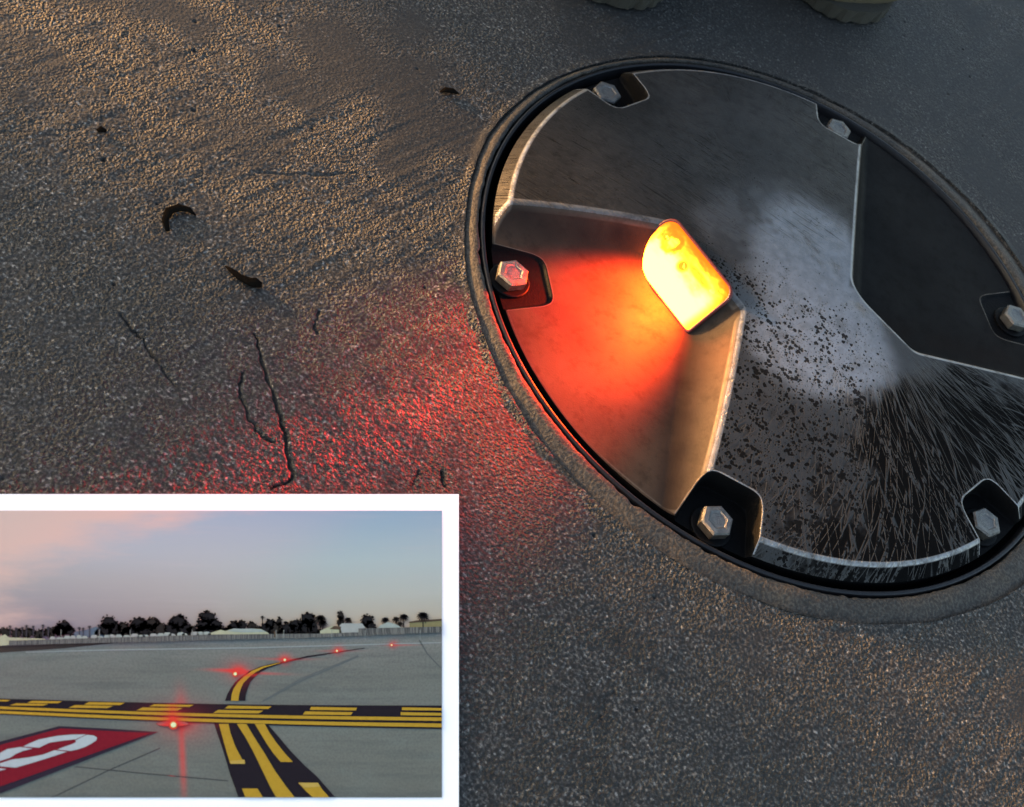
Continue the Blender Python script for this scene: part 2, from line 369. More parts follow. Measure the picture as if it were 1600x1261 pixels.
def pocket_mask(X, Y, ang):
    u = X * math.cos(ang) + Y * math.sin(ang); t = np.abs(-X * math.sin(ang) + Y * math.cos(ang))
    d1 = u - .1245                                  # inner edge
    d2 = (.0135 + (u - .126) * .20) - t             # flared sides
    d3 = ((u - .1245) + (.0150 - t) * 1.0) / 1.414 - .0028  # clipped inner corners
    return smin(smin(d1, d2, .002), d3, .003)       # >0 inside
def fixture_height(X, Y):
    r = np.hypot(X, Y)
    deck = .0128 - .0082 * (r / .1425)**2.2
    deck = smin(deck, .0050 - (r - .1435) * .98, .0007)
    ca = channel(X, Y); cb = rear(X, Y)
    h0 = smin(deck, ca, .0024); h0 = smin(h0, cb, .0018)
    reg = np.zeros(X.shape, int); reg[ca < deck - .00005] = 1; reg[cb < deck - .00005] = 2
    for k, an in enumerate(BANG):
        d = pocket_mask(X, Y, an); m = sstep(0, .0016, d)
        h0 = h0 * (1 - m) + np.minimum(h0, -.0045) * m
        reg[d > -.00002] = 3 + k
    return h0, reg, deck
def build_fixture():
    st = .00032; RR = .1500
    G = np.arange(-.1515, .1516, st); X, Y = np.meshgrid(G, G, indexing='ij'); r = np.hypot(X, Y)
    inside = r < RR; s_ = np.where(inside, 1, RR / np.maximum(r, 1e-6)); X = X * s_; Y = Y * s_
    for an in BANG:
        for _ in range(2):
            e = 1e-5; d = pocket_mask(X, Y, an)
            gx = (pocket_mask(X + e, Y, an) - d) / e; gy = (pocket_mask(X, Y + e, an) - d) / e; g2 = gx * gx + gy * gy + 1e-6
            m = (np.abs(d) < .70 * st) & (np.hypot(X, Y) < RR - 1e-5)
            X = np.where(m, X - d * gx / g2, X); Y = np.where(m, Y - d * gy / g2, Y)
    H, reg, deck = fixture_height(X, Y)
    e = .0003
    hx = (fixture_height(X + e, Y)[0] - fixture_height(X - e, Y)[0]) / (2 * e)
    hy = (fixture_height(X, Y + e)[0] - fixture_height(X, Y - e)[0]) / (2 * e)
    N = np.stack([-hx, -hy, np.ones_like(hx)], -1); N /= np.linalg.norm(N, axis=-1, keepdims=True)
    # wear masks on the deck, and the sky's reflection painted into the polished patch
    def near(px, py, z=.012): return W2(px, py, z)
    def polymask(pts, z, soft, seed):
        P = np.array([W2(*p, z) for p in pts]); c = P.mean(0)
        ang = np.arctan2(Y - c[1], X - c[0]); pa = np.arctan2(P[:, 1] - c[1], P[:, 0] - c[0]); pr = np.hypot(P[:, 0] - c[0], P[:, 1] - c[1])
        o = np.argsort(pa); R0 = np.interp(ang, np.r_[pa[o] - 2 * np.pi, pa[o], pa[o] + 2 * np.pi], np.tile(pr[o], 3))
        return 1 - sstep(-soft, soft, np.hypot(X - c[0], Y - c[1]) - R0 + .0012 * vnoise(X, Y, .006, seed))
    pol = polymask([(1085, 330), (1170, 285), (1250, 290), (1325, 345), (1335, 430), (1385, 530), (1408, 590), (1360, 622), (1300, 628), (1240, 605), (1180, 560), (1160, 500), (1130, 400)], .0125, .009, 51)
    br = polymask([(1230, 310), (1325, 350), (1332, 440), (1400, 560), (1404, 590), (1360, 622), (1300, 628), (1240, 605), (1175, 555), (1200, 470), (1180, 400)], .0125, .010, 52)
    cpt = near(1290, 545); spot = np.exp(-(((X - cpt[0])**2 + (Y - cpt[1])**2) / .033**2))
    ragged = sstep(-.35, .25, vnoise(X, Y, .016, 57) + .5 * vnoise(X, Y, .005, 56) + br * 1.1 - .15)
    polish_sheen = pol * (.16 + .50 * br + .22 * spot) * (.45 + .55 * ragged) + .06 * spot + .07 * sstep(.02, -.03, X * -.75 + Y * .65) * (1 - np.clip(pol, 0, 1))
    # pits get denser toward the lower deck
    yy = -(X - cpt[0]) * .2 - (Y - cpt[1]) * 1.0
    pit = sstep(.02, -.012, -yy) * .95
    pit = np.maximum(pit, spot * 1.0 * pol); pit = np.maximum(pit, .35 * pol * sstep(-.1, .5, vnoise(X, Y, .02, 53)))
    pit = np.maximum(pit, .6 * np.exp(-(((X - near(1225, 435)[0])**2 + (Y - near(1225, 435)[1])**2) / .008**2)))
    up = sstep(.0, .03, X * -.75 + Y * .65 - .005)
    pit = pit * (1 - up) + up * .22
    c0 = near(1330, 470); dx, dy = X - c0[0], Y - c0[1]; rr = np.hypot(dx, dy); aa = np.arctan2(dy, dx)
    ac = math.atan2(*(near(1545, 760) - c0)[::-1])
    stz = sstep(.035, .075, rr) * np.exp(-((aa - ac) / .62)**2 * 1.2)
    stz = np.maximum(stz, .38 * sstep(.085, .12, rr) * np.exp(-((aa - ac + .55) / .5)**2))
    scr = sstep(.1, .9, vnoise(X, Y, .03, 55) * .7 + .6) * up
    fa = aa * 30; fr = rr * 110
    gx = np.gradient(H, axis=0) / st; gy = np.gradient(H, axis=1) / st; lap = (np.gradient(gx, axis=0) + np.gradient(gy, axis=1)) / st
    lap = (lap + np.roll(lap, 1, 0) + np.roll(lap, -1, 0) + np.roll(lap, 1, 1) + np.roll(lap, -1, 1)) / 5
    edge = np.clip((-lap - 50) / 200, 0, 1) * (r < .1493)
    dl = dline(LL, X, Y); du = dline(LU, X, Y); wall_shade = np.exp(-((dl - 0.0150) / .0072)**2) * sstep(.06, .075, X * AX[0] + Y * AX[1]) * .95 + np.exp(-((du - .013) / .010)**2) * .92  # dark bands paint the shadow along both channel walls
    attrs = dict(wall_shade=np.clip(wall_shade * (.9 + .35 * vnoise(X, Y, .008, 58)), 0, 1), edge=edge, polish_sheen=polish_sheen, pitting=pit, streak=np.clip(stz * 1.3, 0, 1), scratch=scr, fan_angle=fa, fan_radius=fr)
    n0, n1 = X.shape; idx = np.arange(n0 * n1).reshape(n0, n1)
    kf = inside[:-1, :-1] | inside[1:, :-1] | inside[1:, 1:] | inside[:-1, 1:]
    F = np.stack([idx[:-1, :-1], idx[1:, :-1], idx[1:, 1:], idx[:-1, 1:]], -1)[kf]
    V = np.stack([X, Y, H], -1).reshape(-1, 3); Nf = N.reshape(-1, 3); rg = reg.ravel()
    fr_ = rg[F].min(axis=1)
    def sub(name, k, mat, at=True):
        f = F[fr_ == k]; u = np.unique(f); mp = np.zeros(len(V), int); mp[u] = np.arange(len(u))
        return np_mesh(name, V[u], mp[f], mat, FX, Nf[u], attrs={a: b.ravel()[u] for a, b in attrs.items()} if at else None)
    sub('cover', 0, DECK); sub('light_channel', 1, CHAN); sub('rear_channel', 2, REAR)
    for k in range(6): sub('bolt_pocket', 3 + k, POCK, False)
    # outer skirt of the cover
    K = 720; th = np.linspace(0, 2 * np.pi, K, endpoint=False); cx, cy = np.cos(th) * RR, np.sin(th) * RR
    h = fixture_height(cx, cy)[0]
    sk = np.vstack([np.c_[cx, cy, h], np.c_[cx, cy, np.full(K, -.02)]]); i = np.arange(K); j = (i + 1) % K
    np_mesh('cover_edge', sk, np.c_[i, K + i, K + j, j], BLACK, FX)
build_fixture()

def ring(name, prof, mat, wob=None, K=900, parent=FX):
    """prof: list of (r, z); wob: function(theta, r index) -> dr"""
    th = np.linspace(0, 2 * np.pi, K, endpoint=False); V = []
    for k, (r, z) in enumerate(prof):
        dr, dz = (wob(th, k) if wob else (0, 0)); V.append(np.c_[(r + dr) * np.cos(th), (r + dr) * np.sin(th), np.full(K, z) + dz])
    V = np.vstack(V); i = np.arange(K); j = (i + 1) % K
    F = np.vstack([np.c_[k * K + i, (k + 1) * K + i, (k + 1) * K + j, k * K + j] for k in range(len(prof) - 1)])
    return np_mesh(name, V, F, mat, parent)
ring('seal', [(.1502, -.012), (.1528, -.0105), (.1534, -.0085)], BLACK)
ring('mounting_flange', [(.1534, -.012), (.1535, -.0022), (.1540, -.0016), (.1552, -.0016), (.1557, -.0024), (.1558, -.010), (.1562, -.012), (.159, -.012)], DARKM)
def build_band():
    K = 900; th = np.linspace(0, 2 * np.pi, K, endpoint=False); c, s_ = np.cos(th), np.sin(th); x, y = c * .16, s_ * .16; out = rim_r(c * .165, s_ * .165) + .0002
    ch = vnoise(x, y, .004, 61) * .0004 + vnoise(x, y, .0015, 62) * .00025 + .0009 * sstep(.55, .9, vnoise(x, y, .007, 63))
    V = []; prof = [(0, -.012), (.02, -.0022), (.09, -.0013), (.25, -.0012), (.5, -.0019), (.75, -.0030), (.92, -.0037), (1, -.0040)]
    for k, (t, z) in enumerate(prof):
        rr = (.1564 + ch * (k < 3)) * (1 - t) + out * t; V.append(np.c_[rr * c, rr * s_, z + vnoise(x * (1 + .02 * k), y, .012, 70 + k) * .0002])
    V = np.vstack(V); i = np.arange(K); j = (i + 1) % K
    np_mesh('sealant_ring', V, np.vstack([np.c_[k * K + i, (k + 1) * K + i, (k + 1) * K + j, k * K + j] for k in range(len(prof) - 1)]), BAND, FX)
build_band()

# lens: a rounded pane lying in the sloping face above the channel
def build_lens():
    slope_v = np.array([-AX[0], -AX[1], 0]) * (N_BOT - N_TOP) + np.array([0, 0, Z_TOP - Z_BOT]); hgt = np.linalg.norm(slope_v); vdir = slope_v / hgt
    udir = np.array([-AX[1], AX[0], 0]); nrm = np.cross(vdir, udir); nrm = nrm if nrm[2] > 0 else -nrm
    if udir[0] < 0: udir = -udir
    c_bl = W(986, 394, Z_BOT + .0016); c_br = W(1078, 512, Z_BOT + .0016)
    mid = (c_bl[:2] + c_br[:2]) / 2; t = mid @ udir[:2]; wid = abs((c_br[:2] - c_bl[:2]) @ udir[:2])
    org = np.array([AX[0] * N_BOT, AX[1] * N_BOT, Z_BOT]) + udir * t + vdir * .0015
    Hh = hgt * .99
    def shape(w, h0, h1, rt, rb):
        h0 -= .0008
        pts = []
        for (cx, cy, r, a0) in ((w - rt, h1 - rt, rt, 0), (-w + rt, h1 - rt, rt, 90), (-w + rb, h0 + rb, rb, 180), (w - rb, h0 + rb, rb, 270)):
            for k in range(9):
                a = R_(a0 + 90 * k / 8); pts.append((cx + r * math.cos(a), cy + r * math.sin(a)))
        return pts
    def P(u, v, n): u = u * (1 + .02 * (1 - 2 * v / Hh)); return org + udir * u + vdir * v + nrm * n
    w = wid / 2 * 1.03; org = org - udir * .0006 - vdir * .0008
    sh = shape(w, -.001, Hh, .0052, .0013); so = shape(w + .0012, -.0022, Hh + .0013, .0060, .0018)
    bm = bmesh.new(); uvl = bm.loops.layers.uv.new('UVMap')
    a = [bm.verts.new(P(u, v, .0020)) for u, v in sh]; b = [bm.verts.new(P(u, v, .0004)) for u, v in so]; n = len(a)
    inner = [bm.verts.new(P(u * .93, Hh / 2 + (v - Hh / 2) * .9, .0026)) for u, v in sh]
    f = [bm.faces.new(inner)]
    for i in range(n): f.append(bm.faces.new([a[i], a[(i + 1) % n], inner[(i + 1) % n], inner[i]]))
    for fc in f:
        for lp in fc.loops:
            d = np.array(lp.vert.co) - org; lp[uvl].uv = (float(d @ udir / (2 * w) + .5), float(d @ vdir / Hh))
    bmesh.ops.recalc_face_normals(bm, faces=bm.faces)
    if f[0].normal.dot(mathutils.Vector(nrm)) < 0: bmesh.ops.reverse_faces(bm, faces=bm.faces)
    for v_ in b: bm.verts.remove(v_)
    ln = bm_obj('lens', bm, mat_lens(), FX)
    bm = bmesh.new(); prev = None; rows = []
    for (shp, nn) in ((sh, .0014), (sh, .0024), (so, .0022), (so, -.001)): rows.append([bm.verts.new(P(u, v, nn)) for u, v in shp])
    for r0, r1 in zip(rows[:-1], rows[1:]):
        for i in range(n): bm.faces.new([r0[i], r0[(i + 1) % n], r1[(i + 1) % n], r1[i]])
    bmesh.ops.recalc_face_normals(bm, faces=bm.faces)
    bm_obj('lens_gasket', bm, mat_simple('red_gasket', (.10, .012, .008), .5), FX, True)
    return org, udir, vdir, nrm, Hh
LORG, LU_, LV_, LN_, LH_ = build_lens()

def build_bolt(first=None):
    bm = bmesh.new(); A = .0076; rows = []
    for (r, z) in ((A * .90, .0), (A, .0008), (A, .0046), (A * .90, .0055), (A * .62, .0056), (A * .5, .0052)):
        rows.append([bm.verts.new((r * math.cos(R_(60 * k)), r * math.sin(R_(60 * k)), z)) for k in range(6)])
    for a, b in zip(rows[:-1], rows[1:]):
        for i in range(6): bm.faces.new([a[i], a[(i + 1) % 6], b[(i + 1) % 6], b[i]])
    bm.faces.new(rows[-1]); return bm
def washer_bm():
    bm = bmesh.new(); rows = []
    for (r, z) in ((.0094, -.0016), (.0094, -.0003), (.0089, .0), (.0030, .0)):
        rows.append([bm.verts.new((r * math.cos(R_(15 * k)), r * math.sin(R_(15 * k)), z)) for k in range(24)])
    for a, b in zip(rows[:-1], rows[1:]):
        for i in range(24): bm.faces.new([a[i], a[(i + 1) % 24], b[(i + 1) % 24], b[i]])
    return bm
bolt0 = None
BPIX = [(950, 143), (1312, 200), (1590, 493), (1543, 815), (1122, 812), (803, 425)]
for k in range(6):
    p = W(*BPIX[k], .0024)
    if bolt0 is None:
        bolt0 = bm_obj('bolt', build_bolt(), BOLTM, FX); wash0 = bm_obj('washer', washer_bm(), BLACK, bolt0); b = bolt0
    else:
        b = bolt0.copy(); COL.objects.link(b); b.parent = FX; w = wash0.copy(); COL.objects.link(w); w.parent = b
    b.location = (p[0], p[1], -.0030); b.rotation_euler = (0, 0, R_(random.uniform(0, 60)))

# ------------------------------------------------------------------ small debris lying on the slab
TW = mat_simple('dry_bark', (.006, .005, .004), .9, 0, 900, .5, .0003, 0.0)
def debris(pix, radii, name, label, mat=TW, lift=.0004, group=None):
    P = [W(x, y, GZ + .0001) for x, y in pix]; bm = bmesh.new(); rows = []; K = 10
    c = sum(P) / len(P)
    for i, (p, r) in enumerate(zip(P, radii)):
        t = (P[min(i + 1, len(P) - 1)] - P[max(i - 1, 0)])[:2]; t = t / (np.linalg.norm(t) + 1e-9); nx = np.array([-t[1], t[0], 0])
        rows.append([bm.verts.new(p - c + nx * r * math.cos(R_(36 * k)) + np.array([0, 0, 1]) * (r * .42 * math.sin(R_(36 * k)) * random.uniform(.8, 1.15) + r * .30 + lift * .3)) for k in range(K)])
    for a, b in zip(rows[:-1], rows[1:]):
        for i in range(K): bm.faces.new([a[i], a[(i + 1) % K], b[(i + 1) % K], b[i]])
    bm.faces.new(rows[0]); bm.faces.new(rows[-1]); bmesh.ops.recalc_face_normals(bm, faces=bm.faces)
    o = bm_obj(name, bm, mat, None, True, tuple(c)); tag(o, label, 'debris', group); return o
debris([(262, 362), (258, 345), (264, 331), (280, 326), (295, 329), (306, 337)], [.0008, .0014, .0020, .0019, .0014, .0003], 'curled_leaf', 'dark curled leaf scrap shaped like a hook on the upper left concrete')
debris([(352, 416), (362, 424), (374, 434), (388, 441), (398, 444), (409, 447)], [.0004, .0012, .0016, .0020, .0026, .0012], 'twig', 'short dark twig with a knobbly end lying below the curled leaf')
debris([(688, 144), (696, 142), (708, 144), (717, 147)], [.0006, .0018, .0018, .0004], 'seed', 'small black seed alone on the concrete left of the fixture top')
debris([(152, 205), (158, 203), (166, 206)], [.0008, .0016, .0008], 'pebble', 'tiny dark pebble on the far left of the concrete')

# ------------------------------------------------------------------ printed picture lying on the slab
GAIN = (1.52, 1.26, 1.27)
def lin(c): return tuple(((x / 255) / 12.92 if x / 255 <= .04045 else ((x / 255 + .055) / 1.055)**2.4) for x in c)
def ink(c):
    l = lin(c); return tuple(min(.95, a / g) for a, g in zip(l, GAIN))
def make_glow_group():
    g = bpy.data.node_groups.new('lamp_halo_ink', 'ShaderNodeTree')
    g.interface.new_socket('Color', in_out='INPUT', socket_type='NodeSocketColor'); g.interface.new_socket('Color', in_out='OUTPUT', socket_type='NodeSocketColor')
    s = NT.__new__(NT); s.t = g
    gi = s.n('NodeGroupInput'); go = s.n('NodeGroupOutput')
    uv = s.n('ShaderNodeUVMap').outputs[0]; sp = s.n('ShaderNodeSeparateXYZ'); s.set(sp.inputs[0], uv)
    tot = None
    for (cx, cy, rx, ry, w) in ((270, 1132, 18, 15, .78), (270, 1134, 50, 30, .26), (268, 1176, 5, 46, .46), (268, 1215, 5, 40, .25), (283, 1134, 40, 3.5, .5), (270, 1110, 10, 26, .3),
                                (367, 1053, 11, 9, .8), (352, 1052, 32, 2.6, .75), (395, 1055, 44, 2.2, .5), (367, 1053, 26, 18, .25),
                                (445, 1031, 9, 8, .7), (445, 1031, 36, 2, .4), (526, 1017, 8, 7, .6), (526, 1018, 26, 1.8, .3), (612, 1008, 7, 6, .55), (622, 1009, 24, 1.6, .35)):
        dx = s.math('DIVIDE', s.math('SUBTRACT', sp.outputs[0], cx / 1000), rx / 1000); dy = s.math('DIVIDE', s.math('SUBTRACT', sp.outputs[1], -cy / 1000), ry / 1000)
        q = s.math('ADD', s.math('MULTIPLY', dx, dx), s.math('MULTIPLY', dy, dy))
        e = s.math('MULTIPLY', s.math('EXPONENT', s.math('MULTIPLY', q, -1.0)), w)
        tot = e if tot is None else s.math('ADD', tot, e)
    tot = s.math('MULTIPLY', s.math('MINIMUM', tot, 1.0), .88)
    c = s.mix(tot, gi.outputs[0], ink((255, 62, 58)))
    s.t.links.new(c, go.inputs[0]); return g
HALO = make_glow_group()
def print_mat(name, color=None, fn=None, halo=True):
    s = NT(name); s_uv = s.n('ShaderNodeUVMap').outputs[0]
    c = fn(s, s_uv) if fn else color
    if not hasattr(c, 'is_output'):
        nz = s.noise(s.mapping(s_uv, (60, 60, 1)), 2.0, 3, .6)
        c = s.mix(nz, tuple(x * .84 for x in c), tuple(min(.95, x * 1.16) for x in c))
    if halo:
        gn = s.n('ShaderNodeGroup'); gn.node_tree = HALO; s.set(gn.inputs[0], c); c = gn.outputs[0]
    return s.bsdf(c, .9, 0, None, .0)
PR = empty('printed_picture', tuple(W(350, 1010, GZ)), 'white bordered printed picture of an airport taxiway at dusk lying on the concrete', 'printed picture')
PO = W(350, 1010, GZ)
def poly(name, pts, mat, layer, parent=PR, multi=False, label=None):
    z = GZ + .0020 + layer * .00006; groups = pts if multi else [pts]
    bm = bmesh.new(); uvl = bm.loops.layers.uv.new('UVMap'); src = {}
    for g in groups:
        try:
            vs = []
            for (x, y) in g:
                v = bm.verts.new(W(x, y, z) - PO); src[v] = (x / 1000, -y / 1000); vs.append(v)
            f = bm.faces.new(vs)
        except ValueError: continue
    bm.normal_update()
    for f in bm.faces:
        if f.normal.z < 0: f.normal_flip()
        for l in f.loops: l[uvl].uv = src[l.vert]
    if any(len(f.verts) > 4 for f in bm.faces): bmesh.ops.triangulate(bm, faces=[f for f in bm.faces if len(f.verts) > 4])
    o = bm_obj(name, bm, mat, parent)
    if label: o['label'] = label
    return o
WHITE = NT('white_card'); WHITE = WHITE.bsdf((.92, .92, .92), .85, 0, None, .1)
# card with real thickness
bm = bmesh.new(); q = [(-29, 772), (717, 772), (717, 1275), (-29, 1275)]
top = [bm.verts.new(W(x, y, GZ + .0019) - PO) for x, y in q]; bot = []
for v in top: bot.append(bm.verts.new((v.co.x, v.co.y, .0004)))
bm.faces.new(top); bm.faces.new(bot[::-1])
for i in range(4): bm.faces.new([top[i], bot[i], bot[(i + 1) % 4], top[(i + 1) % 4]])
bmesh.ops.recalc_face_normals(bm, faces=bm.faces); bm_obj('white_border', bm, WHITE, PR)

def sky_fn(s, uv):
    sp = s.n('ShaderNodeSeparateXYZ'); s.set(sp.inputs[0], uv); x, y = sp.outputs[0], sp.outputs[1]
    t = s.mr(y, -.998, -.798, 0, 1, False)
    R = s.ramp(t, [(0, ink((196, 160, 138))), (.15, ink((194, 174, 156))), (.35, ink((192, 186, 178))), (.6, ink((184, 192, 192))), (1, ink((150, 176, 196)))])
    L = s.ramp(t, [(0, ink((140, 128, 140))), (.2, ink((162, 150, 154))), (.45, ink((178, 170, 170))), (.7, ink((184, 184, 190))), (1, ink((176, 186, 200)))])
    c = s.mix(s.mr(x, 0, .6), L, R)
    nz = s.noise(s.mapping(uv, (6, 26, 1), (0, 0, R_(-14))), 1.0, 5, .6)
    m = s.math('ADD', s.math('ADD', s.mr(x, .0, .42, .62, -.55, False), s.mr(y, -.90, -.80, -.42, .38, False)), s.math('MULTIPLY', s.math('SUBTRACT', nz, .5), 1.0))
    c = s.mix(s.mr(m, -.05, .55, 0, .85), c, ink((238, 192, 176)))
    n2 = s.noise(s.mapping(uv, (5, 60, 1)), 1.0, 4, .6)
    return s.mix(s.mr(n2, .5, .8, 0, .18), c, ink((205, 190, 190)))
poly('sky', [(-3, 798), (690.5, 798), (690.5, 1000), (-3, 1010)], print_mat('sky_ink', fn=sky_fn, halo=False), 1)
def apron_fn(s, uv):
    sp = s.n('ShaderNodeSeparateXYZ'); s.set(sp.inputs[0], uv); y = sp.outputs[1]
    c = s.ramp(s.mr(y, -1.246, -.99, 0, 1, False), [(0, ink((122, 114, 107))), (.45, ink((130, 123, 116))), (.75, ink((128, 121, 115))), (1, ink((146, 136, 131)))])
    n1 = s.noise(s.mapping(uv, (5, 60, 1)), 1.0, 5, .65); n2 = s.noise(s.mapping(uv, (14, 30, 1), (0, 0, R_(35))), 1.0, 4, .6); n3 = s.noise(uv, 260, 3, .7)
    c = s.mix(s.mr(n1, .42, .7, 0, .5), c, ink((98, 97, 95))); c = s.mix(s.mr(n2, .45, .75, 0, .35), c, ink((136, 133, 128)))
    return s.mix(s.mr(n3, .35, .7, 0, .35), c, ink((88, 86, 84)))
poly('apron', [(-3, 1003), (150, 999), (400, 994), (690.5, 988), (690.5, 1246), (-3, 1246)], print_mat('apron_ink', fn=apron_fn), 2)
ASPH = print_mat('black_marking_ink', ink((44, 36, 42))); YEL = print_mat('yellow_marking_ink', ink((196, 146, 52)))
JOINT = print_mat('joint_ink', ink((72, 66, 68))); WLINE = print_mat('pale_line_ink', ink((160, 156, 154)))
def strip(pts, w):
    if not isinstance(w, (list, tuple)): w = [w] * len(pts)
    L, Rr = [], []
    for i, (x, y) in enumerate(pts):
        a = pts[max(i - 1, 0)]; b = pts[min(i + 1, len(pts) - 1)]; dx, dy = b[0] - a[0], b[1] - a[1]; l = math.hypot(dx, dy)
        nx, ny = -dy / l * w[i] / 2, dx / l * w[i] / 2; L.append((x + nx, y + ny)); Rr.append((x - nx, y - ny))
    return [[L[i], L[i + 1], Rr[i + 1], Rr[i]] for i in range(len(pts) - 1)]
poly('grass_verge', [(-3, 1010), (60, 1008), (120, 1003), (185, 1000), (185, 1004), (100, 1013), (-3, 1020)], print_mat('verge_ink', ink((74, 62, 58))), 3)
poly('white_edge_line', strip([(40, 1019), (170, 1015.5), (400, 1012), (560, 1007.5), (690.5, 1004)], [1.2, 1.8, 1.8, 1.6, 1.4]), WLINE, 3, multi=True)
poly('pavement_joint', strip([(82, 1246), (169, 1204), (250, 1169)], 1.3), JOINT, 3, multi=True)
poly('pavement_joint', strip([(117, 1198), (230, 1209), (356, 1220)], 1.3), JOINT, 3, multi=True)
poly('tyre_mark', strip([(410, 1096), (470, 1062), (560, 1025)], [2, 5, 3]) , print_mat('tyre_mark_ink', ink((106, 104, 103))), 3, multi=True)
poly('tyre_mark', strip([(655, 1000), (668, 1022), (690, 1045)], 2), print_mat('tyre_line_ink', ink((100, 98, 97))), 3, multi=True)
# curved taxiway centreline beyond the holding position
poly('centreline_backing', [(351.5, 1095), (355, 1085), (360, 1076), (367, 1066), (376, 1058), (389, 1049), (405, 1042), (422, 1037.5), (439, 1034.2), (480, 1025), (526, 1018.5), (570, 1012), (570, 1013), (526, 1020), (480, 1027.3), (443, 1036), (418.5, 1044), (407, 1050), (398, 1058), (391, 1066), (387, 1076), (384, 1086), (383.4, 1095)], ASPH, 4)
poly('yellow_line', [(361, 1095), (362, 1085), (365, 1076), (372, 1066), (381, 1057.5), (394, 1048), (410, 1041.5), (438, 1035), (438, 1036), (412, 1043.5), (399, 1050.5), (389.5, 1058), (380, 1067.5), (376, 1077), (373.5, 1086), (372.6, 1095)], YEL, 5)
# near curve
poly('centreline_backing', [(334, 1129), (340, 1148), (346.5, 1166), (360, 1211), (372.6, 1246), (524, 1246), (495, 1213), (475, 1195), (454.5, 1174), (436, 1152), (418.5, 1132)], ASPH, 4)
for g in ([(342, 1131), (357, 1131), (360, 1145), (367, 1165), (377, 1184), (383, 1193.5), (360, 1193.5), (355, 1178), (350, 1160)],
          [(370, 1131), (385, 1131), (396, 1150), (412, 1175), (430, 1205), (447, 1229), (460.5, 1246), (431.5, 1246), (422, 1229), (408, 1200), (396, 1175), (384, 1153)],
          [(398, 1131), (413.6, 1131), (421, 1145), (431.5, 1160), (445, 1177), (457.6, 1190.5), (438.6, 1190.5), (427, 1177), (416, 1160.8)],
          [(378, 1232), (402, 1232), (411, 1246), (383.5, 1246)], [(466, 1223), (497, 1223), (503, 1233), (514.6, 1246), (488.5, 1246), (478, 1236)]):
    poly('yellow_line', g, YEL, 6)
BLM = print_mat('worn_yellow_ink', ink((206, 162, 84)))
poly('worn_patch', [(359, 1189), (382, 1187), (383, 1193.5), (360.5, 1193.5)], BLM, 7); poly('worn_patch', [(466, 1223), (497, 1223), (500, 1229), (475, 1231)], BLM, 7)
# holding position marking
def band(y0a, y0b, y1a, y1b, xa=-3, xb=690.5, b0=0., b1=0.):
    f = lambda x, ya, yb: ya + (yb - ya) * (x / 690) - 3.2 * math.sin(math.pi * min(max(x / 690, 0), 1)) * (-1)
    n = 12; xs = [xa + (xb - xa) * i / n for i in range(n + 1)]
    return [(x, f(x, y0a, y0b)) for x in xs] + [(x, f(x, y1a, y1b)) for x in xs[::-1]]
poly('holding_position_backing', band(1091.5, 1102.5, 1116, 1139), ASPH, 5)
poly('yellow_line', band(1103.8, 1121, 1107.7, 1126.4), YEL, 7); poly('yellow_line', band(1110.6, 1130.5, 1114.8, 1136.4), YEL, 7)
for (xa, xb, ya, yb, sl) in ((-3, 14, 1093.3, 1095.9, 3), (46, 94, 1095, 1098.5, 4), (135, 192, 1097, 1101.2, 4), (237, 300, 1100.3, 1104, 4), (354, 422, 1102.6, 1107.2, 3), (485, 557, 1104.5, 1109.5, 1), (628, 690.5, 1105.2, 1109.8, 0),
                         (20, 72, 1099, 1102.4, 5), (112, 173, 1101.8, 1106, 5), (218, 281, 1105.4, 1110.2, 5), (337, 408, 1109.2, 1114.2, 4), (475, 550, 1111.5, 1116.8, 2), (626, 690.5, 1112.8, 1117.8, 0)):
    k = .018 * (xb - xa); poly('yellow_dash', [(xa + sl, ya), (xb + sl * .8, ya + k), (xb - sl, yb + k * .4), (xa - sl, yb - k * .2)], YEL, 7)
# red painted holding sign with its stencilled character
poly('sign_border', [(-3, 1159.5), (92.3, 1134.5), (170, 1138.5), (247.5, 1143.7), (-3, 1241)], print_mat('sign_border_ink', ink((58, 44, 56))), 5)
poly('red_panel', [(-3, 1165), (94, 1138.2), (235, 1145.6), (-3, 1230)], print_mat('red_paint_ink', ink((134, 34, 46))), 6)
Z = lambda pts: [(x / 4.444, 1080 + y / 4.444) for x, y in pts]
CHR = print_mat('white_paint_ink', ink((190, 188, 192)))
for g in (Z([(-12, 436), (50, 402), (140, 388), (228, 398), (160, 415), (110, 435), (70, 462), (-12, 488)]), Z([(160, 384), (205, 362), (270, 335), (400, 310), (500, 301), (598, 300), (560, 318), (525, 334), (440, 343), (345, 357), (300, 378), (272, 392)]),
          Z([(522, 342), (560, 322), (605, 303), (650, 308), (674, 322), (668, 342), (630, 366), (590, 387), (540, 404), (490, 415), (398, 405), (450, 385), (500, 368), (530, 352)]),
          Z([(378, 410), (465, 420), (400, 442), (330, 465), (215, 500), (108, 531), (-12, 520), (-12, 505), (80, 475), (200, 460), (300, 440)]), Z([(-12, 534), (44, 541), (-12, 555)])):
    poly('painted_stroke', g, CHR, 7)
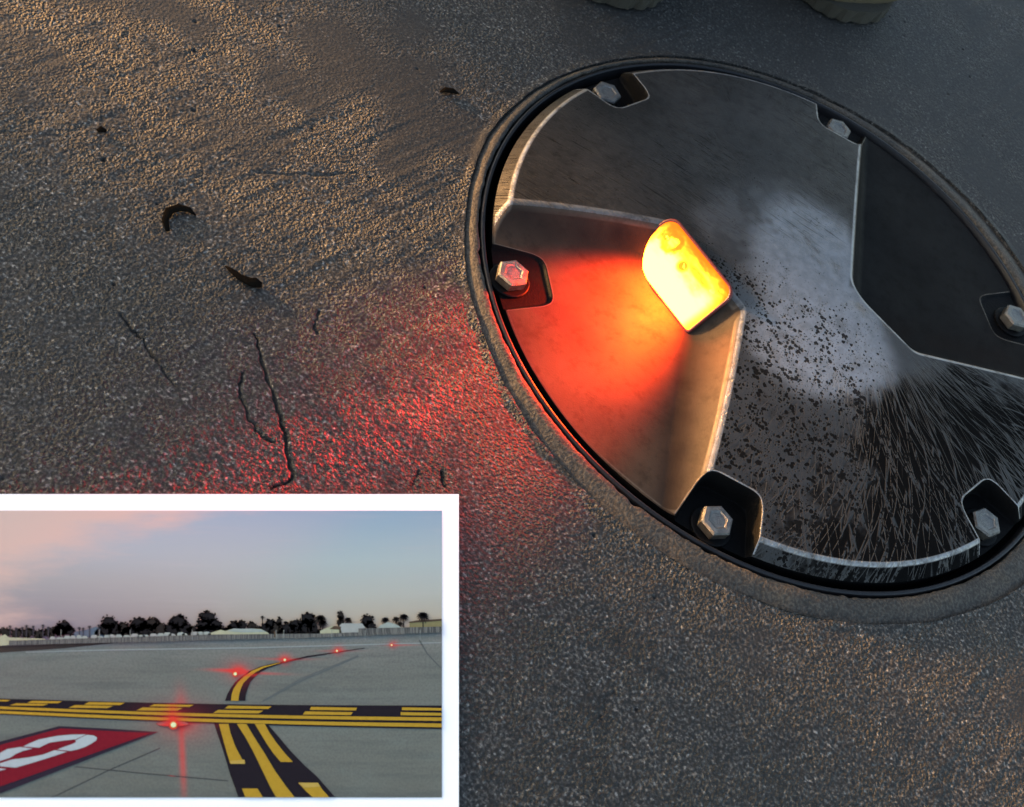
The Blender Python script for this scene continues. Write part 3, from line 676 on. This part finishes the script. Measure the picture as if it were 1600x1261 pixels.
# fixture outlines and lamps of the printed scene
poly('lamp_ring', [((270 + math.cos(a) * 26), 1131 + math.sin(a) * 4.6) for a in np.linspace(0, 2 * np.pi, 40)[:-1]], JOINT, 8)
poly('lamp_ring_inside', [((270 + math.cos(a) * 24.5), 1131 + math.sin(a) * 3.7) for a in np.linspace(0, 2 * np.pi, 40)[:-1]], print_mat('lamp_ring_ink', ink((126, 112, 108))), 9)
def disc(cx, cy, rx, ry, n=20): return [(cx + rx * math.cos(a), cy + ry * math.sin(a)) for a in np.linspace(0, 2 * np.pi, n, endpoint=False)]
HOTR = print_mat('lamp_rim_ink', ink((255, 110, 60)), halo=False); HOT = print_mat('lamp_core_ink', ink((255, 240, 170)), halo=False)
def solid(name, c): 
    s = NT(name); return s.bsdf(ink(c), .9, 0, None, 0)
HOTR = solid('lamp_rim_ink', (255, 120, 66)); HOT = solid('lamp_core_ink', (255, 245, 190)); RED_ = solid('lamp_red_ink', (255, 66, 60))
for (cx, cy, r) in ((271, 1132.5, 7.5), (367.5, 1053, 4.5), (445, 1031, 3.4), (526.5, 1017, 2.8), (612, 1007.8, 2.4)):
    l = poly('taxiway_lamp', disc(cx, cy, r, r), RED_, 11)
    poly('lamp_rim', disc(cx, cy, r * .78, r * .78), HOTR, 12, l); poly('lamp_core', disc(cx, cy, r * .55, r * .52), HOT, 13, l)
for o in [o for o in bpy.data.objects if o.name.startswith(('lamp_rim', 'lamp_core'))]:
    o.parent = o.parent
# skyline of the printed scene
TREE = print_mat('tree_ink', ink((38, 35, 37)), halo=False); TREE2 = print_mat('tree_ink_warm', ink((50, 44, 42)), halo=False); FARV = print_mat('far_tree_ink', ink((74, 68, 74)), halo=False)
def crown(cx, cy, rx, ry, n=46, leaf=2.2):
    out = [[(cx + rx * .82 * math.cos(a) * (1 + random.uniform(-.12, .1)), cy + ry * .82 * math.sin(a) * (1 + random.uniform(-.14, .1))) for a in np.linspace(0, 2 * np.pi, 22, endpoint=False)]]
    for _ in range(n):
        a = random.uniform(0, 2 * np.pi); r = random.uniform(.7, 1.04); x = cx + rx * r * math.cos(a); y = cy + ry * r * math.sin(a); s = leaf * random.uniform(.5, 1.2); t0 = random.uniform(0, 6)
        out.append([(x + s * math.cos(t0 + t) * random.uniform(.7, 1.2), y + s * .8 * math.sin(t0 + t)) for t in (0, 1.2, 2.5, 3.8, 5)])
    return out
def tree(parts, base, mat=TREE, name='tree', layer=8, trunk=2.2):
    g = []
    for p in parts: g += crown(*p, n=int(14 + p[2] * 2.2), leaf=1.0 + p[2] * .09)
    cx = parts[0][0]; g.append([(cx - trunk / 2, parts[0][1]), (cx + trunk / 2, parts[0][1]), (cx + trunk / 2, base), (cx - trunk / 2, base)])
    return poly(name, g, mat, layer, multi=True)
def palm(cx, top, base, r, mat=TREE, layer=9, n=13):
    g = [[(cx - .7, top), (cx + .7, top), (cx + .8, base), (cx - .8, base)]]
    for i in range(n):
        a = -math.pi * .5 + (i / (n - 1) - .5) * math.pi * 1.75 + random.uniform(-.1, .1); L = r * random.uniform(.85, 1.15); P = []
        for t in (0, .35, .7, 1): P.append((cx + L * t * math.cos(a), top + L * t * math.sin(a) * .9 + (t * t) * L * .38))
        for q in strip(P, [r * .10, r * .24, r * .18, r * .04]): g.append(q)
    return poly('palm_tree', g, mat, layer, multi=True)
FEN = print_mat('fence_ink', fn=lambda s, uv: s.mix(s.mr(s.noise(s.mapping(uv, (420, 20, 1)), 1., 2, .6), .4, .6), ink((84, 80, 80)), ink((122, 116, 112))), halo=False)
# low far trees
g = []
for i in range(60):
    x = 152 + i * 5.9; g += crown(x, 989 - (i > 46) * 1.5, 6, 5 + random.uniform(-1.5, 1.5), n=10, leaf=1.6)
poly('hedge', g, TREE2, 7, multi=True)
for i, (x, y, rx) in enumerate([(8, 988, 9), (26, 990, 10), (44, 989, 10), (62, 991, 9), (78, 988, 9), (95, 984, 12)]):
    tree([(x, y, rx, 8)], 998, TREE2, layer=8)
tree([(100, 980, 12, 11), (92, 986, 10, 8), (109, 985, 8, 9)], 998)
for x in (15, 26, 35, 41, 52, 68, 76): palm(x + random.uniform(-1, 1), 979 + random.uniform(-2, 3), 996, 3.6, FARV, n=9)
for x, y in ((124, 981), (130, 982), (140, 979), (154, 977)): palm(x, y, 996, 3.4, FARV, n=9)
poly('distant_hill', [(110, 996), (118, 987), (135, 984), (150, 979), (160, 984), (175, 996)], print_mat('hill_ink', ink((104, 108, 122)), halo=False), 7)
tree([(170, 973, 12, 12), (165, 984, 10, 11), (180, 982, 11, 11)], 997)
tree([(192, 982, 11, 11), (197, 988, 9, 8)], 997, TREE2)
tree([(216, 976, 14, 12), (206, 984, 9, 10), (225, 983, 11, 11)], 997)
tree([(236, 975, 13, 11), (248, 982, 12, 12)], 997, TREE2)
tree([(278, 972, 15, 12), (268, 983, 12, 12), (290, 983, 11, 11)], 997)
tree([(325, 964, 14, 10), (318, 976, 12, 11), (335, 976, 12, 9), (327, 984, 20, 9)], 997)
tree([(300, 985, 9, 8)], 997, TREE2); tree([(346, 985, 9, 7)], 997, TREE2)
tree([(366, 979, 11, 9), (378, 977, 9, 8), (358, 984, 7, 7)], 992); tree([(394, 978, 8, 7), (404, 984, 7, 6)], 992, TREE2)
palm(410, 964, 990, 4, TREE, n=9); tree([(422, 975, 8, 9), (414, 983, 9, 9)], 993); tree([(436, 972, 5, 8), (432, 982, 10, 10)], 993, TREE2)
tree([(450, 982, 13, 10), (462, 977, 11, 11)], 994); tree([(481, 967, 12, 12), (478, 979, 13, 13), (489, 979, 8, 12)], 995)
palm(501, 966, 988, 10, TREE2, n=17); palm(504, 973, 988, 8, TREE, n=15); tree([(532, 962, 5, 8), (532, 973, 6, 10)], 992, TREE2); palm(544, 968, 986, 7, TREE, n=15)
tree([(574, 969, 10, 9), (579, 978, 8, 8), (566, 976, 5, 5)], 990); palm(602, 968, 988, 7, TREE, n=13); palm(619, 967, 990, 7, TREE2, n=13); palm(631, 963, 990, 8, TREE, n=15); palm(625, 974, 990, 6, TREE2, n=11)
palm(661, 961, 988, 10, TREE, n=15)
HUT = print_mat('pale_wall_ink', ink((186, 178, 150)), halo=False); ROOF = print_mat('pale_roof_ink', ink((170, 166, 162)), halo=False); DRKR = print_mat('dark_roof_ink', ink((92, 74, 62)), halo=False); TENT = print_mat('white_tent_ink', ink((166, 168, 162)), halo=False)
poly('pale_building', [(500, 986), (508, 982), (520, 978), (532, 981), (534, 990), (500, 992)], HUT, 10)
poly('pale_building', [(530, 978), (534, 974), (566, 974), (570, 980), (570, 989), (530, 990)], ROOF, 10); poly('dark_roof', [(515, 983), (522, 978), (533, 979), (532, 984)], DRKR, 11)
poly('pale_building', [(588, 984), (594, 977), (606, 972), (618, 975), (628, 981), (632, 990), (588, 991)], TENT, 10)
poly('long_building', [(640, 971), (690.5, 968), (690.5, 986), (640, 988)], print_mat('ochre_wall_ink', ink((142, 128, 92)), halo=False), 8); poly('dark_roof', [(638, 972), (650, 969.5), (690.5, 967), (690.5, 970), (640, 973.5)], DRKR, 9)
poly('marquee', [(325, 990), (345, 984), (352, 986), (365, 982), (378, 983), (392, 982), (408, 983), (418, 988), (422, 992), (325, 995)], HUT, 10)
poly('marquee', [(355, 986), (365, 982), (378, 982.5), (392, 982), (408, 983.5), (416, 987), (380, 988)], TENT, 11)
poly('low_wall', [(-3, 995), (4, 993), (8, 991), (14, 996), (70, 998), (70, 1004), (-3, 1009)], HUT, 10)
for i in range(24):
    x = 78 + i * 10.4 + random.uniform(-2, 2); y = 999.5 - (x - 78) * .031; w = random.uniform(8, 13); h = random.uniform(3, 6)
    poly('parked_vehicle', [(x, y), (x, y - h * .6), (x + w * .2, y - h), (x + w * .75, y - h), (x + w, y - h * .5), (x + w, y)], TENT if i % 3 else ROOF, 10)
poly('perimeter_fence', [(14, 1001), (180, 996), (330, 991.5), (500, 990), (560, 988), (560, 982), (690.5, 979), (690.5, 988), (500, 996), (330, 1000), (180, 1004), (14, 1008)], FEN, 12)
FP = print_mat('fence_post_ink', ink((150, 146, 140)), halo=False)
for x in (95, 155, 203, 300, 431, 443, 518, 570, 656): poly('fence_post', [(x, 984), (x + .9, 984), (x + .9, 1000), (x, 1000)], FP, 13)
poly('fence_post', [(428, 986), (431, 986), (431, 996), (428, 996)], DRKR, 13)

# ------------------------------------------------------------------ person standing past the fixture
KH = mat_simple('khaki_suede', (.058, .045, .022), .85, 0, 500, .35, .0006); SOLE = mat_simple('dark_sole', (.018, .015, .009), .8, 0, 300, .3, .0005)
TRS = mat_simple('dark_trousers', (.025, .028, .035), .9, 0, 300, .3, .0006); JKT = mat_simple('navy_jacket', (.02, .024, .04), .85, 0, 250, .3, .0006)
SKIN = mat_simple('skin', (.42, .25, .18), .5, 0, 200, .1, .0001); HAIR = mat_simple('dark_hair', (.02, .014, .01), .6, 0, 500, .3, .0005)
def boot(toe_px, head):
    tx, ty = W2(*toe_px); h = np.array([math.cos(head), math.sin(head)]); sd = np.array([-h[1], h[0]])
    def P(u, s, z): return (tx - h[0] * u + sd[0] * s, ty - h[1] * u + sd[1] * s, z)
    bm = bmesh.new(); rows = []; K = 20
    for (u, w, zt) in ((.0, .030, .026), (.003, .041, .040), (.012, .048, .056), (.03, .049, .064), (.06, .052, .072), (.10, .048, .086), (.14, .044, .108), (.17, .043, .14), (.20, .044, .16), (.25, .042, .165), (.29, .034, .160), (.298, .02, .15)):
        z0 = .008; row = []
        for k in range(K):
            a = 2 * math.pi * k / K; c, s = math.cos(a), math.sin(a)
            row.append(bm.verts.new(P(u, w * math.copysign(abs(c)**.8, c), z0 + (zt - z0) * (.5 + .5 * math.copysign(abs(s)**.8, s)))))
        rows.append(row)
    for a, b in zip(rows[:-1], rows[1:]):
        for i in range(K): bm.faces.new([a[i], a[(i + 1) % K], b[(i + 1) % K], b[i]])
    bm.faces.new(rows[0]); bm.faces.new(rows[-1][::-1]); bmesh.ops.recalc_face_normals(bm, faces=bm.faces)
    up = bm_obj('boot', bm, KH, PERS, True); m = up.modifiers.new('s', 'SUBSURF'); m.levels = m.render_levels = 2
    bm = bmesh.new(); lo, hi = [], []; N = 120
    for k in range(N):
        a = 2 * math.pi * k / N; c, s = math.cos(a), math.sin(a); u = .149 - .156 * math.copysign(abs(c)**.72, c); w = (.050 if u < .13 else .044) * math.copysign(abs(s)**.72, s)
        w *= 1.06; sc2 = 1 + (.005 if k % 3 < 2 else -.006)
        lo.append(bm.verts.new(P(.149 + (u - .149) * sc2, w * sc2, .0015))); hi.append(bm.verts.new(P(u, w, .010)))
    for k in range(N): bm.faces.new([lo[k], lo[(k + 1) % N], hi[(k + 1) % N], hi[k]])
    bm.faces.new(hi); bm.faces.new(lo[::-1]); bmesh.ops.recalc_face_normals(bm, faces=bm.faces)
    bm_obj('sole', bm, SOLE, up)
    return np.array(P(.22, 0, .12))
PERS = empty('person', (0, 0, GZ), 'person in khaki boots standing on the concrete behind the round pavement light', 'person')
HEAD = math.atan2(-.629, .584)
A1 = boot((958, 0), HEAD - R_(4)); A2 = boot((1332, 26), HEAD + R_(8))
def skin(name, pts, edges, rad, mat, lv=2):
    me = bpy.data.meshes.new(name); me.from_pydata([tuple(p) for p in pts], edges, []); o = link_mesh(name, me, mat, PERS)
    m = o.modifiers.new('skin', 'SKIN'); m.use_smooth_shade = True
    if not me.skin_vertices: me.skin_vertices.new()
    for i, r in enumerate(rad): me.skin_vertices[0].data[i].radius = (r, r) if isinstance(r, float) else r; me.skin_vertices[0].data[i].use_root = (i == 0)
    s = o.modifiers.new('sub', 'SUBSURF'); s.levels = s.render_levels = lv; return o
fw = np.array([math.cos(HEAD), math.sin(HEAD), 0]); sd = np.array([-fw[1], fw[0], 0]); mid = (A1 + A2) / 2; mid[2] = 0
if (A2 - A1) @ sd < 0: sd = -sd
Zv = np.array([0, 0, 1.]); pel = mid + Zv * .92 - fw * .05
hl, hr = pel - sd * .09 - Zv * .04, pel + sd * .09 - Zv * .04; kl, kr = (hl + A1) / 2 + fw * .04 + Zv * .02, (hr + A2) / 2 + fw * .04 + Zv * .02
skin('trousers', [pel, hl, kl, A1 + Zv * .02, hr, kr, A2 + Zv * .02, pel + Zv * .12], [(0, 1), (1, 2), (2, 3), (0, 4), (4, 5), (5, 6), (0, 7)], [.14, .095, .07, .055, .095, .07, .055, .15], TRS)
ch = pel + Zv * .38 + fw * .02; nk = pel + Zv * .56 + fw * .04; sl, sr = nk - sd * .17 - Zv * .05, nk + sd * .17 - Zv * .05
el, er = sl - sd * .06 - Zv * .27, sr + sd * .06 - Zv * .27; wl, wr = el - Zv * .24 + fw * .06, er - Zv * .24 + fw * .06
skin('jacket', [ch, pel + Zv * .18, pel + Zv * .02, nk - Zv * .02, sl, el, wl, sr, er, wr], [(0, 1), (1, 2), (0, 3), (3, 4), (4, 5), (5, 6), (3, 7), (7, 8), (8, 9)], [.16, .15, .155, .075, .065, .052, .042, .065, .052, .042], JKT)
hp, hedge, hrad = [nk, nk + Zv * .07 + fw * .015, nk + Zv * .15 + fw * .03, nk + Zv * .21 + fw * .03, nk + Zv * .17 + fw * .12], [(0, 1), (1, 2), (2, 3), (2, 4)], [.055, .055, .082, .075, .012]
for wv, s_ in ((wl, -1), (wr, 1)):
    b0 = len(hp); hp += [wv, wv - Zv * .09]; hedge += [(b0, b0 + 1)]; hrad += [.026, (.016, .036)]
    for q in range(4): hp.append(wv - Zv * (.17 + .012 * (1.5 - abs(q - 1.5))) + fw * (.03 - .02 * q)); hedge.append((b0 + 1, len(hp) - 1)); hrad.append(.008)
    hp.append(wv - Zv * .11 + fw * .06); hedge.append((b0, len(hp) - 1)); hrad.append(.01)
    hedge.append((0, b0)) if False else None
# arms under the sleeves keep the body one continuous skin
hp += [ch, sl, el, sr, er]; n = len(hp); hrad += [.10, .05, .04, .05, .04]
hedge += [(0, n - 5), (n - 5, n - 4), (n - 4, n - 3), (n - 3, 5), (n - 5, n - 2), (n - 2, n - 1), (n - 1, 12)]
skin('body', hp, hedge, hrad, SKIN)
bm = bmesh.new(); bmesh.ops.create_icosphere(bm, subdivisions=3, radius=.1)
for v in bm.verts: v.co *= 1 + random.uniform(-.02, .02); v.co.z *= .8
bm_obj('hair', bm, HAIR, PERS, True, tuple(nk + Zv * .25 + fw * .0))

# ------------------------------------------------------------------ unseen boxes added to throw the long shadows over the slab
PLAS = mat_simple('shade_box_plastic', (.03, .03, .032), .5, 0, 60, .2); METL = mat_simple('shade_box_latch_metal', (.5, .5, .5), .35, 1)
def rbox(name, x0, x1, y0, y1, z0, z1, mat, parent, bev=.01):
    bm = bmesh.new(); bmesh.ops.create_cube(bm, size=1)
    for v in bm.verts: v.co = mathutils.Vector(((x0 + x1) / 2 + v.co.x * (x1 - x0), (y0 + y1) / 2 + v.co.y * (y1 - y0), (z0 + z1) / 2 + v.co.z * (z1 - z0)))
    bmesh.ops.bevel(bm, geom=list(bm.edges), offset=bev, segments=3, affect='EDGES'); return bm_obj(name, bm, mat, parent)
def case(name, x, y0, y1, h, label, cat, d=.24):
    t = empty(name, (x, y0, GZ), label, cat); L = y1 - y0
    b = rbox('shade_box_lower_shell', -d, 0, 0, L, 0, h * .62, PLAS, t, .02); rbox('shade_box_lid', -d, 0, 0, L, h * .63, h, PLAS, t, .02)
    for q in (.25, .75): rbox('shade_box_latch', .001, .012, L * q - .02, L * q + .02, h * .54, h * .72, METL, t, .003)
    hd = rbox('shade_box_handle', -d / 2 - .014, -d / 2 + .014, L * .35, L * .65, h + .03, h + .05, PLAS, t, .006)
    for q in (.36, .64): rbox('shade_box_handle_post', -d / 2 - .01, -d / 2 + .01, L * q - .01, L * q + .01, h - .005, h + .035, PLAS, t, .003)
    return t
SHADE = (-.192, -.012)
case('shade_case', -1.9, -.95, SHADE[0] + .080, .28, 'unseen black case added to shade the slab nearest the printed picture', 'shadow blocker')
case('shade_trunk', -1.5, SHADE[1] + .045, .95, .6, 'tall unseen black trunk added left of the person to shade the slab', 'added shadow trunk', .35)

# ------------------------------------------------------------------ light
SUN_EL, SUN_AZ = R_(6.2), math.pi - .03
sd_ = bpy.data.lights.new('sun', 'SUN'); sun = bpy.data.objects.new('sun', sd_); COL.objects.link(sun)
sd_.energy = 4.1; sd_.angle = R_(3.0); sd_.color = (1.0, .50, .17)
dv = mathutils.Vector((math.cos(SUN_AZ) * math.cos(SUN_EL), math.sin(SUN_AZ) * math.cos(SUN_EL), math.sin(SUN_EL)))
sun.rotation_euler = dv.to_track_quat('Z', 'Y').to_euler(); sun.location = dv * 5
w = bpy.data.worlds.new('World'); sc.world = w; w.use_nodes = True; nt = w.node_tree; nt.nodes.clear()
sk = nt.nodes.new('ShaderNodeTexSky'); sk.sky_type = 'NISHITA'; sk.sun_disc = False; sk.sun_elevation = SUN_EL; sk.sun_rotation = math.pi / 2 - SUN_AZ
bg = nt.nodes.new('ShaderNodeBackground'); bg.inputs[1].default_value = .15; sk.air_density = .7; sk.dust_density = 2.5; sk.ozone_density = .3; wo = nt.nodes.new('ShaderNodeOutputWorld')
nt.links.new(sk.outputs[0], bg.inputs[0]); nt.links.new(bg.outputs[0], wo.inputs[0])
# the beam of the inset lamp, leaving through its lens
sp_ = bpy.data.lights.new('lamp_beam', 'SPOT'); spot = bpy.data.objects.new('lamp_beam', sp_); COL.objects.link(spot)
sp_.energy = 23.0; sp_.color = (1.0, .032, .028); sp_.spot_size = R_(36); sp_.spot_blend = 1.0; sp_.shadow_soft_size = .002
lp = LORG + LV_ * LH_ * .16 + LN_ * .006; lp[2] = .0050; spot.location = tuple(lp); spot.parent = FX
def aim(o, p, q): o.rotation_euler = (mathutils.Vector(tuple(p)) - mathutils.Vector(tuple(q))).to_track_quat('Z', 'Y').to_euler()
q = W(712, 612, -.002); q[2] = .034; aim(spot, lp, q)
s2 = bpy.data.lights.new('lamp_flood', 'SPOT'); flood = bpy.data.objects.new('lamp_flood', s2); COL.objects.link(flood); flood.parent = FX
s2.energy = 1.45; s2.color = (1.0, .040, .003); s2.spot_size = R_(84); s2.spot_blend = .6; s2.shadow_soft_size = .005
fp = LORG + LV_ * LH_ * .95 + LN_ * .014; flood.location = tuple(fp); fq = fp + np.array([-.30, -.95, 0]) * .030; fq[2] = -.004; aim(flood, fp, fq)

sc.view_settings.view_transform = 'Standard'; sc.view_settings.look = 'None'; sc.view_settings.gamma = 1; sc.view_settings.exposure = 2.50
sc.cycles.use_denoising = True
sc.cycles.sample_clamp_indirect = 10
